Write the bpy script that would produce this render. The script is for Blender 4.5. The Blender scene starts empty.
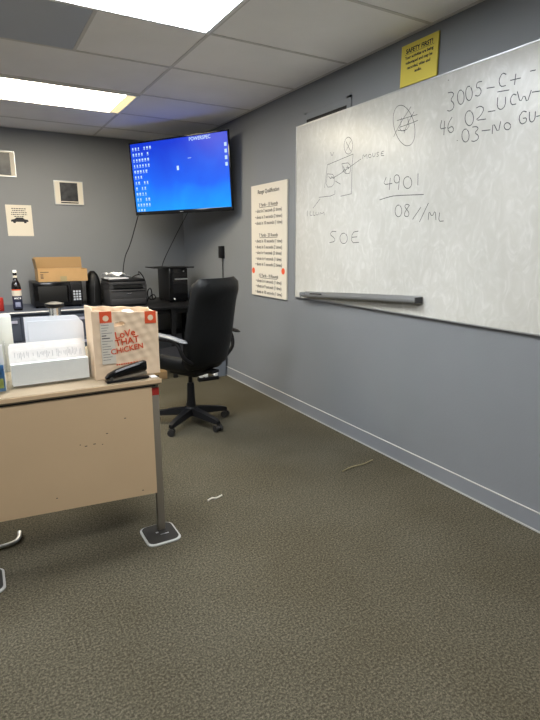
import bpy, bmesh, math, random
from mathutils import Vector, Matrix
random.seed(7)
S = bpy.context.scene
COL = S.collection
R = math.radians

# ---------------------------------------------------------------- camera, world, exposure
cd = bpy.data.cameras.new('camera'); cam = bpy.data.objects.new('camera', cd); COL.objects.link(cam)
cd.sensor_fit = 'HORIZONTAL'; cd.sensor_width = 36; cd.lens = 34.0; cd.clip_start = 0.05
cam.matrix_world = Matrix(((0.86662884, 0.10975343, -0.48673262, 0), (-0.49895336, 0.19063002, -0.84540271, 0), (0, 0.97550724, 0.21996732, 1.335), (0, 0, 0, 1)))
S.camera = cam
w = bpy.data.worlds.new('world'); S.world = w; w.use_nodes = True
w.node_tree.nodes['Background'].inputs[0].default_value = (0.5, 0.55, 0.6, 1); w.node_tree.nodes['Background'].inputs[1].default_value = 0.05
S.view_settings.view_transform = 'Standard'; S.view_settings.look = 'None'; S.view_settings.gamma = 1; S.view_settings.use_curve_mapping = False
S.view_settings.exposure = 1.5
LAMP_NEAR = ((0.90, 0.95, 1.0), 9.5)
LAMP_FAR = ((1.0, 0.88, 0.66), 10.5)
LAMP_REST = ((0.95, 0.96, 0.97), 9.0)  # for the unseen panels added to brighten the room

# ---------------------------------------------------------------- materials
def srgb(r, g, b):
    f = lambda c: (c/255/12.92) if c/255 <= .04045 else ((c/255+.055)/1.055)**2.4
    return (f(r), f(g), f(b), 1)
def mat(name, col, rough=.6, metal=0, spec=.5, bump=0, bscale=60, vary=0, vscale=6, trans=0, emit=None, ior=1.45, coat=0):
    m = bpy.data.materials.new(name); m.use_nodes = True; nt = m.node_tree; b = nt.nodes['Principled BSDF']
    b.inputs['Base Color'].default_value = col; b.inputs['Roughness'].default_value = rough; b.inputs['Metallic'].default_value = metal
    b.inputs['Specular IOR Level'].default_value = spec; b.inputs['Transmission Weight'].default_value = trans; b.inputs['IOR'].default_value = ior
    b.inputs['Coat Weight'].default_value = coat
    tc = nt.nodes.new('ShaderNodeTexCoord')
    if vary:
        n = nt.nodes.new('ShaderNodeTexNoise'); n.inputs['Scale'].default_value = vscale; n.inputs['Detail'].default_value = 5
        nt.links.new(tc.outputs['Object'], n.inputs['Vector'])
        r = nt.nodes.new('ShaderNodeValToRGB'); r.color_ramp.elements[0].position = .3; r.color_ramp.elements[1].position = .7
        r.color_ramp.elements[0].color = tuple(c*(1-vary) for c in col[:3])+(1,); r.color_ramp.elements[1].color = tuple(min(1, c*(1+vary)) for c in col[:3])+(1,)
        nt.links.new(n.outputs[0], r.inputs[0]); nt.links.new(r.outputs[0], b.inputs['Base Color'])
    if bump:
        n = nt.nodes.new('ShaderNodeTexNoise'); n.inputs['Scale'].default_value = bscale; n.inputs['Detail'].default_value = 4
        nt.links.new(tc.outputs['Object'], n.inputs['Vector'])
        bp = nt.nodes.new('ShaderNodeBump'); bp.inputs['Strength'].default_value = bump; bp.inputs['Distance'].default_value = .01
        nt.links.new(n.outputs[0], bp.inputs['Height']); nt.links.new(bp.outputs[0], b.inputs['Normal'])
    if emit:
        b.inputs['Emission Color'].default_value = emit[0]+(1,); b.inputs['Emission Strength'].default_value = emit[1]
    return m
M = {}
M['wall'] = mat('grey_wall_paint', srgb(124, 127, 131), .55, bump=.08, bscale=90, vary=.03, vscale=2)
M['base'] = mat('grey_cove_base', srgb(128, 131, 136), .4, vary=.03)
M['basetrim'] = mat('pale_caulk', srgb(176, 176, 172), .5)
M['ceiling'] = mat('ceiling_tile', srgb(246, 245, 244), .9, bump=.25, bscale=160, vary=.03, vscale=3)
M['tbar'] = mat('ceiling_tbar', srgb(212, 210, 207), .6)
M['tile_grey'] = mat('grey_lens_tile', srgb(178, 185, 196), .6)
M['black'] = mat('black_plastic', srgb(20, 20, 22), .45, spec=.35)
M['armpad'] = mat('grey_arm_pad', srgb(112, 114, 116), .35)  # grey for the left pad only; the right one is black
M['yellow_lens'] = mat('yellowed_lens', (.9, .8, .5, 1), emit=((1, .80, .42), .36))
M['blackgloss'] = mat('black_gloss', srgb(14, 14, 16), .12)
M['dark'] = mat('dark_grey_plastic', srgb(48, 48, 50), .5)
M['slot'] = mat('slot_black', srgb(8, 8, 8), .6)
M['leather'] = mat('black_vinyl', srgb(14, 15, 16), .5, spec=.3, bump=.15, bscale=40)
M['chrome'] = mat('steel', srgb(190, 190, 190), .25, metal=1)
M['grey_metal'] = mat('grey_painted_metal', srgb(140, 132, 118), .4, metal=.3)
M['alu'] = mat('aluminium', srgb(186, 188, 190), .35, metal=.85)
M['beige'] = mat('beige_enamel', srgb(208, 180, 144), .45, vary=.02, vscale=4)
M['beige_top'] = mat('beige_laminate', srgb(148, 131, 106), .55, vary=.03)
M['slate'] = mat('slate_blue_metal', srgb(74, 80, 94), .45)
M['slate_light'] = mat('slate_pale_strip', srgb(170, 170, 190), .4)
M['white'] = mat('white_plastic', srgb(232, 232, 230), .5)
M['paper'] = mat('white_paper', srgb(238, 238, 238), .8)
M['paperblue'] = mat('cool_white_card', srgb(240, 244, 250), .7)
M['cream'] = mat('cream_paper', srgb(214, 207, 193), .8)
M['faint'] = mat('faint_grey_print', srgb(196, 194, 192), .8)
M['roll'] = mat('off_white_roll', srgb(198, 198, 188), .8)
M['ink'] = mat('black_ink', srgb(40, 40, 44), .7)
M['marker'] = mat('dry_marker', srgb(62, 62, 66), .6)
M['card'] = mat('cardboard', srgb(176, 142, 98), .85, vary=.05, vscale=12)
M['card_in'] = mat('cardboard_inner', srgb(150, 122, 84), .85)
M['kraft'] = mat('kraft_paper', srgb(234, 209, 178), .8, bump=.12, bscale=14, vary=.04, vscale=9)
M['orange'] = mat('orange_print', srgb(226, 88, 48), .6)
M['red'] = mat('red_tape', srgb(160, 42, 36), .5)
M['yellow'] = mat('yellow_sign', srgb(214, 196, 76), .55, vary=.03)
M['acrylic'] = mat('clear_acrylic', (0.93, .96, .96, 1), .05, trans=1, ior=1.3)
M['photo'] = mat('dim_photo_print', srgb(44, 44, 46), .3, vary=.75, vscale=18)
M['glass_dark'] = mat('dark_glass', srgb(20, 14, 12), .08, coat=.5)
M['label_blue'] = mat('bottle_label_blue', srgb(30, 36, 60), .5)
M['label_grey'] = mat('bottle_label_grey', srgb(130, 135, 160), .5, vary=.2, vscale=60)
M['straw'] = mat('straw', srgb(150, 138, 104), .8)
M['blueprint'] = mat('brochure_blue', srgb(60, 110, 160), .4, vary=.6, vscale=30)
M['greenprint'] = mat('brochure_green', srgb(160, 170, 90), .4, vary=.4, vscale=34)
M['rubber'] = mat('matte_rubber', srgb(36, 34, 32), .7)
M['mattop'] = mat('plate_dark', srgb(46, 44, 41), .8, vary=.1, vscale=30)
M['bin'] = mat('grey_bin_plastic', srgb(116, 122, 130), .5)
for k, (c, s) in dict(near=LAMP_NEAR, far=LAMP_FAR, rest=LAMP_REST).items():
    M['lamp_'+k] = mat('diffuser_'+k, (.9, .9, .9, 1), .5, emit=(c, s))

def sheet_acrylic():
    m = bpy.data.materials.new('clear_sheet'); m.use_nodes = True; nt = m.node_tree; nt.nodes.remove(nt.nodes['Principled BSDF'])
    t = nt.nodes.new('ShaderNodeBsdfTransparent'); t.inputs[0].default_value = (.97, .98, .98, 1); g = nt.nodes.new('ShaderNodeBsdfGlossy'); g.inputs['Roughness'].default_value = .08
    x = nt.nodes.new('ShaderNodeMixShader'); x.inputs[0].default_value = .05
    nt.links.new(t.outputs[0], x.inputs[1]); nt.links.new(g.outputs[0], x.inputs[2]); nt.links.new(x.outputs[0], nt.nodes['Material Output'].inputs[0]); return m
M['acrylic'] = sheet_acrylic()
def carpet():
    m = mat('olive_brown_carpet', srgb(122, 116, 98), .95, spec=.1); nt = m.node_tree; b = nt.nodes['Principled BSDF']
    tc = nt.nodes.new('ShaderNodeTexCoord')
    n = nt.nodes.new('ShaderNodeTexNoise'); n.inputs['Scale'].default_value = 120; n.inputs['Detail'].default_value = 6; n.inputs['Roughness'].default_value = .85
    n2 = nt.nodes.new('ShaderNodeTexNoise'); n2.inputs['Scale'].default_value = 2.2; n2.inputs['Detail'].default_value = 3
    for x in (n, n2): nt.links.new(tc.outputs['Object'], x.inputs['Vector'])
    r = nt.nodes.new('ShaderNodeValToRGB'); e = r.color_ramp.elements
    e[0].position = .38; e[0].color = srgb(52, 48, 39); e[1].position = .62; e[1].color = srgb(118, 112, 96)
    e2 = r.color_ramp.elements.new(.5); e2.color = srgb(80, 76, 63)
    nt.links.new(n.outputs[0], r.inputs[0])
    r2 = nt.nodes.new('ShaderNodeValToRGB'); r2.color_ramp.elements[0].position = .35; r2.color_ramp.elements[0].color = (.86, .84, .8, 1); r2.color_ramp.elements[1].position = .65; r2.color_ramp.elements[1].color = (1, 1, 1, 1)
    nt.links.new(n2.outputs[0], r2.inputs[0])
    mx = nt.nodes.new('ShaderNodeMix'); mx.data_type = 'RGBA'; mx.blend_type = 'MULTIPLY'; mx.inputs[0].default_value = 1
    nt.links.new(r.outputs[0], mx.inputs[6]); nt.links.new(r2.outputs[0], mx.inputs[7]); nt.links.new(mx.outputs[2], b.inputs['Base Color'])
    bp = nt.nodes.new('ShaderNodeBump'); bp.inputs['Strength'].default_value = .3; bp.inputs['Distance'].default_value = .006
    nt.links.new(n.outputs[0], bp.inputs['Height']); nt.links.new(bp.outputs[0], b.inputs['Normal'])
    return m
M['carpet'] = carpet()
def board_mat():
    # glossy marker board with wiped-out ghost writing
    m = mat('whiteboard_enamel', srgb(205, 204, 198), .28, spec=.5); nt = m.node_tree; b = nt.nodes['Principled BSDF']
    tc = nt.nodes.new('ShaderNodeTexCoord'); mp = nt.nodes.new('ShaderNodeMapping'); mp.inputs['Scale'].default_value = (1, 1, .62); nt.links.new(tc.outputs['Object'], mp.inputs[0])
    n = nt.nodes.new('ShaderNodeTexNoise'); n.inputs['Scale'].default_value = 14; n.inputs['Detail'].default_value = 6; n.inputs['Distortion'].default_value = 2.6
    n2 = nt.nodes.new('ShaderNodeTexNoise'); n2.inputs['Scale'].default_value = 1.7; n2.inputs['Detail'].default_value = 3
    for x in (n, n2): nt.links.new(mp.outputs[0], x.inputs['Vector'])
    r = nt.nodes.new('ShaderNodeValToRGB'); e = r.color_ramp.elements
    e[0].position = .40; e[0].color = srgb(198, 197, 190); e[1].position = .78; e[1].color = srgb(216, 215, 210)
    x = r.color_ramp.elements.new(.56); x.color = srgb(203, 202, 196)
    r2 = nt.nodes.new('ShaderNodeValToRGB'); r2.color_ramp.elements[0].position = .38; r2.color_ramp.elements[0].color = (.86, .86, .85, 1); r2.color_ramp.elements[1].position = .62; r2.color_ramp.elements[1].color = (1, 1, 1, 1)
    nt.links.new(n.outputs[0], r.inputs[0]); nt.links.new(n2.outputs[0], r2.inputs[0])
    mx = nt.nodes.new('ShaderNodeMix'); mx.data_type = 'RGBA'; mx.blend_type = 'MULTIPLY'; mx.inputs[0].default_value = 1
    nt.links.new(r.outputs[0], mx.inputs[6]); nt.links.new(r2.outputs[0], mx.inputs[7]); nt.links.new(mx.outputs[2], b.inputs['Base Color'])
    return m
M['board'] = board_mat()
def screen_mat():
    m = bpy.data.materials.new('blue_desktop_screen'); m.use_nodes = True; nt = m.node_tree; b = nt.nodes['Principled BSDF']
    b.inputs['Base Color'].default_value = (.01, .01, .02, 1); b.inputs['Roughness'].default_value = .3
    tc = nt.nodes.new('ShaderNodeTexCoord'); sp = nt.nodes.new('ShaderNodeSeparateXYZ'); nt.links.new(tc.outputs['Object'], sp.inputs[0])
    n = nt.nodes.new('ShaderNodeTexNoise'); n.inputs['Scale'].default_value = 1.6; n.inputs['Distortion'].default_value = 1.5; nt.links.new(tc.outputs['Object'], n.inputs['Vector'])
    a = nt.nodes.new('ShaderNodeMath'); a.operation = 'MULTIPLY_ADD'; a.inputs[1].default_value = -1.1; a.inputs[2].default_value = .2
    nt.links.new(sp.outputs[2], a.inputs[0])
    a2 = nt.nodes.new('ShaderNodeMath'); a2.operation = 'MULTIPLY_ADD'; a2.inputs[1].default_value = .5
    nt.links.new(n.outputs[0], a2.inputs[0]); nt.links.new(a.outputs[0], a2.inputs[2])
    r = nt.nodes.new('ShaderNodeValToRGB'); e = r.color_ramp.elements
    e[0].position = .12; e[0].color = srgb(0, 50, 200); e[1].position = .85; e[1].color = srgb(0, 150, 250)
    x = r.color_ramp.elements.new(.5); x.color = srgb(0, 92, 232)
    nt.links.new(a2.outputs[0], r.inputs[0]); nt.links.new(r.outputs[0], b.inputs['Emission Color']); b.inputs['Emission Strength'].default_value = .42; b.inputs['Specular IOR Level'].default_value = .15
    return m
M['screen'] = screen_mat()
M['icon'] = mat('screen_icon', (0, 0, 0, 1), emit=((.6, .8, 1.0), .36))
M['printed'] = mat('printed_forms', srgb(240, 237, 233), .75, vary=.045, vscale=55)
M['pagelines'] = mat('pad_pages', srgb(246, 246, 244), .75, vary=.02, vscale=40)

# ---------------------------------------------------------------- mesh helpers
class MB:
    def __init__(s): s.bm = bmesh.new()
    def box(s, x0, y0, z0, x1, y1, z1, bev=0, seg=2, rot=None, piv=None):
        r = bmesh.ops.create_cube(s.bm, size=1); v = r['verts']
        bmesh.ops.scale(s.bm, vec=(x1-x0, y1-y0, z1-z0), verts=v); bmesh.ops.translate(s.bm, vec=((x0+x1)/2, (y0+y1)/2, (z0+z1)/2), verts=v)
        if bev:
            es = list({e for q in v for e in q.link_edges}); o = bmesh.ops.bevel(s.bm, geom=es, offset=bev, segments=seg, affect='EDGES', profile=.5)
            v = list({q for f in o['faces'] for q in f.verts} | {q for q in v if q.is_valid})
        if rot is not None: bmesh.ops.rotate(s.bm, cent=piv or ((x0+x1)/2, (y0+y1)/2, (z0+z1)/2), matrix=rot, verts=v)
        return s
    def cyl(s, p, q, r, r2=None, n=20):
        p = Vector(p); q = Vector(q); d = q-p; o = bmesh.ops.create_cone(s.bm, cap_ends=True, segments=n, radius1=r, radius2=r if r2 is None else r2, depth=d.length)
        m = d.to_track_quat('Z', 'Y').to_matrix().to_4x4(); m.translation = (p+q)/2
        bmesh.ops.transform(s.bm, matrix=m, verts=o['verts']); return s
    def lathe(s, c, prof, n=28):
        rings = []
        for r, z in prof: rings.append([s.bm.verts.new((c[0]+r*math.cos(a*math.tau/n), c[1]+r*math.sin(a*math.tau/n), c[2]+z)) for a in range(n)])
        for a, b in zip(rings, rings[1:]):
            for i in range(n): s.bm.faces.new((a[i], a[(i+1) % n], b[(i+1) % n], b[i]))
        s.bm.faces.new(rings[0][::-1]); s.bm.faces.new(rings[-1]); return s
    def loft(s, rings):
        rr = [[s.bm.verts.new(p) for p in r] for r in rings]; n = len(rr[0])
        for a, b in zip(rr, rr[1:]):
            for i in range(n): s.bm.faces.new((a[i], a[(i+1) % n], b[(i+1) % n], b[i]))
        s.bm.faces.new(rr[0][::-1]); s.bm.faces.new(rr[-1]); return s
    def tube(s, pts, r, n=8, smooth=3):
        P = [Vector(p) for p in pts]
        for _ in range(smooth if len(P) > 2 else 0):
            Q = [P[0]]
            for a, b in zip(P, P[1:]): Q += [a.lerp(b, .25), a.lerp(b, .75)]
            P = Q+[P[-1]]
        rings = []; up = Vector((.13, .21, .97)).normalized()
        for i, p in enumerate(P):
            d = (P[min(i+1, len(P)-1)]-P[max(i-1, 0)]).normalized()
            u = up-d*up.dot(d)
            if u.length < .05: u = Vector((1, 0, 0))-d*d.x
            u.normalize(); up = u; v = d.cross(u)
            rings.append([p+(u*math.cos(k*math.tau/n)+v*math.sin(k*math.tau/n))*r for k in range(n)])
        return s.loft(rings)
    def prism(s, pts, axis, a, b):
        # outline pts (2D) extruded along an axis from a to b
        def P(u, v, t): return {'x': (t, u, v), 'y': (u, t, v), 'z': (u, v, t)}[axis]
        return s.loft([[P(u, v, a) for u, v in pts], [P(u, v, b) for u, v in pts]])
    def build(s, name, m, parent=None, smooth=True, loc=(0, 0, 0), bevel=0):
        bmesh.ops.recalc_face_normals(s.bm, faces=s.bm.faces[:])
        me = bpy.data.meshes.new(name); s.bm.to_mesh(me); s.bm.free()
        o = bpy.data.objects.new(name, me); COL.objects.link(o); o.location = loc
        me.materials.append(M[m] if isinstance(m, str) else m)
        if smooth:
            for p in me.polygons: p.use_smooth = True
            me.set_sharp_from_angle(angle=R(40))
        if bevel:
            md = o.modifiers.new('bevel', 'BEVEL'); md.width = bevel; md.segments = 2; md.limit_method = 'ANGLE'
        if parent: o.parent = parent
        return o
def tag(o, label, cat, group=None):
    o['label'] = label; o['category'] = cat
    if group: o['group'] = group
    return o
def thing(name, label, cat, loc=(0, 0, 0), rz=0, group=None):
    o = bpy.data.objects.new(name, None); COL.objects.link(o); o.location = loc; o.rotation_euler = (0, 0, rz); o.empty_display_size = .1
    return tag(o, label, cat, group)
def struct(name, mb, m, **k):
    o = mb.build(name, m, smooth=False, **k); o['kind'] = 'structure'; return o
def part(name, mb, m, parent, **k): return mb.build(name, m, parent, **k)
def text(name, rows, m, parent, mw, depth=.0006, bold=.012):
    # rows: (string, x, y, size, align) in the plane of matrix mw; all rows become one mesh
    bm = bmesh.new()
    for st, x, y, sz, al in rows:
        c = bpy.data.curves.new('t', 'FONT'); c.body = st; c.size = sz; c.align_x = al; c.extrude = depth/2; c.resolution_u = 3; c.offset = sz*bold
        o = bpy.data.objects.new('t', c); COL.objects.link(o); bpy.context.view_layer.update()
        me = bpy.data.meshes.new_from_object(o.evaluated_get(bpy.context.evaluated_depsgraph_get())); me.transform(Matrix.Translation((x, y, depth/2)))
        bm.from_mesh(me); bpy.data.objects.remove(o); bpy.data.curves.remove(c); bpy.data.meshes.remove(me)
    me = bpy.data.meshes.new(name); bm.to_mesh(me); bm.free(); me.transform(mw); me.materials.append(M[m])
    o = bpy.data.objects.new(name, me); COL.objects.link(o); o.parent = parent; return o
# text planes: on the right wall (faces -x) and facing the room from the back (faces -y)
def face_x(x, y, z): return Matrix(((0, 0, -1, x), (-1, 0, 0, y), (0, 1, 0, z), (0, 0, 0, 1)))
def face_y(x, y, z): return Matrix(((1, 0, 0, x), (0, 0, -1, y), (0, 1, 0, z), (0, 0, 0, 1)))
# ---------------------------------------------------------------- the room
XR, YB, ZC = 2.207, 5.87, 2.45
XL, YF = -3.0, -1.9
struct('floor', MB().box(XL-.1, YF-.1, -.1, XR+.1, YB+.1, 0), 'carpet')
struct('ceiling', MB().box(XL-.1, YF-.1, ZC, XR+.1, YB+.1, ZC+.1), 'ceiling')
struct('wall_right', MB().box(XR, YF-.1, 0, XR+.1, YB+.1, ZC), 'wall')
struct('wall_back', MB().box(XL, YB, 0, XR, YB+.1, ZC), 'wall')
struct('wall_left', MB().box(XL-.1, YF-.1, 0, XL, YB+.1, ZC), 'wall')
struct('wall_front', MB().box(XL, YF-.1, 0, XR, YF, ZC), 'wall')
struct('baseboard_right', MB().box(XR-.008, YF, .008, XR, YB, .092), 'base')
struct('baseboard_back', MB().box(XL, YB-.008, 0, XR-.008, YB, .092), 'base')
struct('baseboard_left', MB().box(XL, YF, 0, XL+.008, YB-.008, .092), 'base')
struct('trim_1', MB().box(XR-.010, YF, .092, XR, YB-.01, .0955), 'basetrim')          # caulk line over the baseboard
struct('trim_2', MB().box(XR-.012, YF, 0, XR, YB-.01, .008), 'basetrim')           # pale line where it meets the carpet
# ceiling grid bars
xs = [-2.4, -1.19, .02, 1.25]; ys = [-1.65, -1.04, -.4, .22, .86, 1.5, 2.14, 2.83, 3.45, 4.14, 4.79, 5.42]
g = MB()
for x in xs: g.box(x-.009, YF, ZC-.004, x+.009, YB, ZC+.001)
for y in ys: g.box(XL, y-.009, ZC-.0035, XR, y+.009, ZC+.001)
g.box(.65, 2.83, ZC-.0035, .668, 3.45, ZC+.001)
struct('trim_3', g, 'tbar')
struct('trim_4', MB().box(XR-.02, YF, ZC-.004, XR, YB, ZC+.001).box(XL, YB-.02, ZC-.004, XR, YB, ZC+.001), 'tbar')
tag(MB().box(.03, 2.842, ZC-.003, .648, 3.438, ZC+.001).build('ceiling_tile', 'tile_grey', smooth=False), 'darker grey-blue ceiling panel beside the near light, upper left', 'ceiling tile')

def troffer(x0, y0, x1, y1, lamp, label):
    t = thing('ceiling_light', label, 'light', ((x0+x1)/2, (y0+y1)/2, ZC-.012))
    hx, hy = (x1-x0)/2, (y1-y0)/2; f = .022
    part('frame', MB().box(-hx, -hy, 0, hx, -hy+f, .0118).box(-hx, hy-f, 0, hx, hy, .0118).box(-hx, -hy+f, 0, -hx+f, hy-f, .0118).box(hx-f, -hy+f, 0, hx, hy-f, .0118), 'white', t, smooth=False)
    e = .075 if lamp == 'far' else 0
    part('diffuser', MB().box(-hx+f, -hy+f, .003, hx-f-e, hy-f, .010), 'lamp_'+lamp, t, smooth=False)
    if e: part('yellowed_edge', MB().box(hx-f-e, -hy+f, .003, hx-f, hy-f, .010), 'yellow_lens', t, smooth=False)
troffer(.03, 2.19, 1.24, 2.82, 'near', 'large cool white ceiling light panel nearest the camera, at the top edge')
troffer(.03, 4.16, 1.255, 4.78, 'far', 'warm glowing ceiling light panel further back near the screen')
troffer(.03, .23, 1.24, .85, 'rest', 'unseen ceiling light panel added overhead behind the view')  # this and the next two are out of view, added for their light
troffer(-2.39, 2.19, -1.2, 2.82, 'rest', 'unseen ceiling light panel added in the left half of the room, nearer one')
troffer(-2.39, 4.16, -1.2, 4.78, 'rest', 'unseen ceiling light panel added in the left half of the room, farther one')

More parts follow.
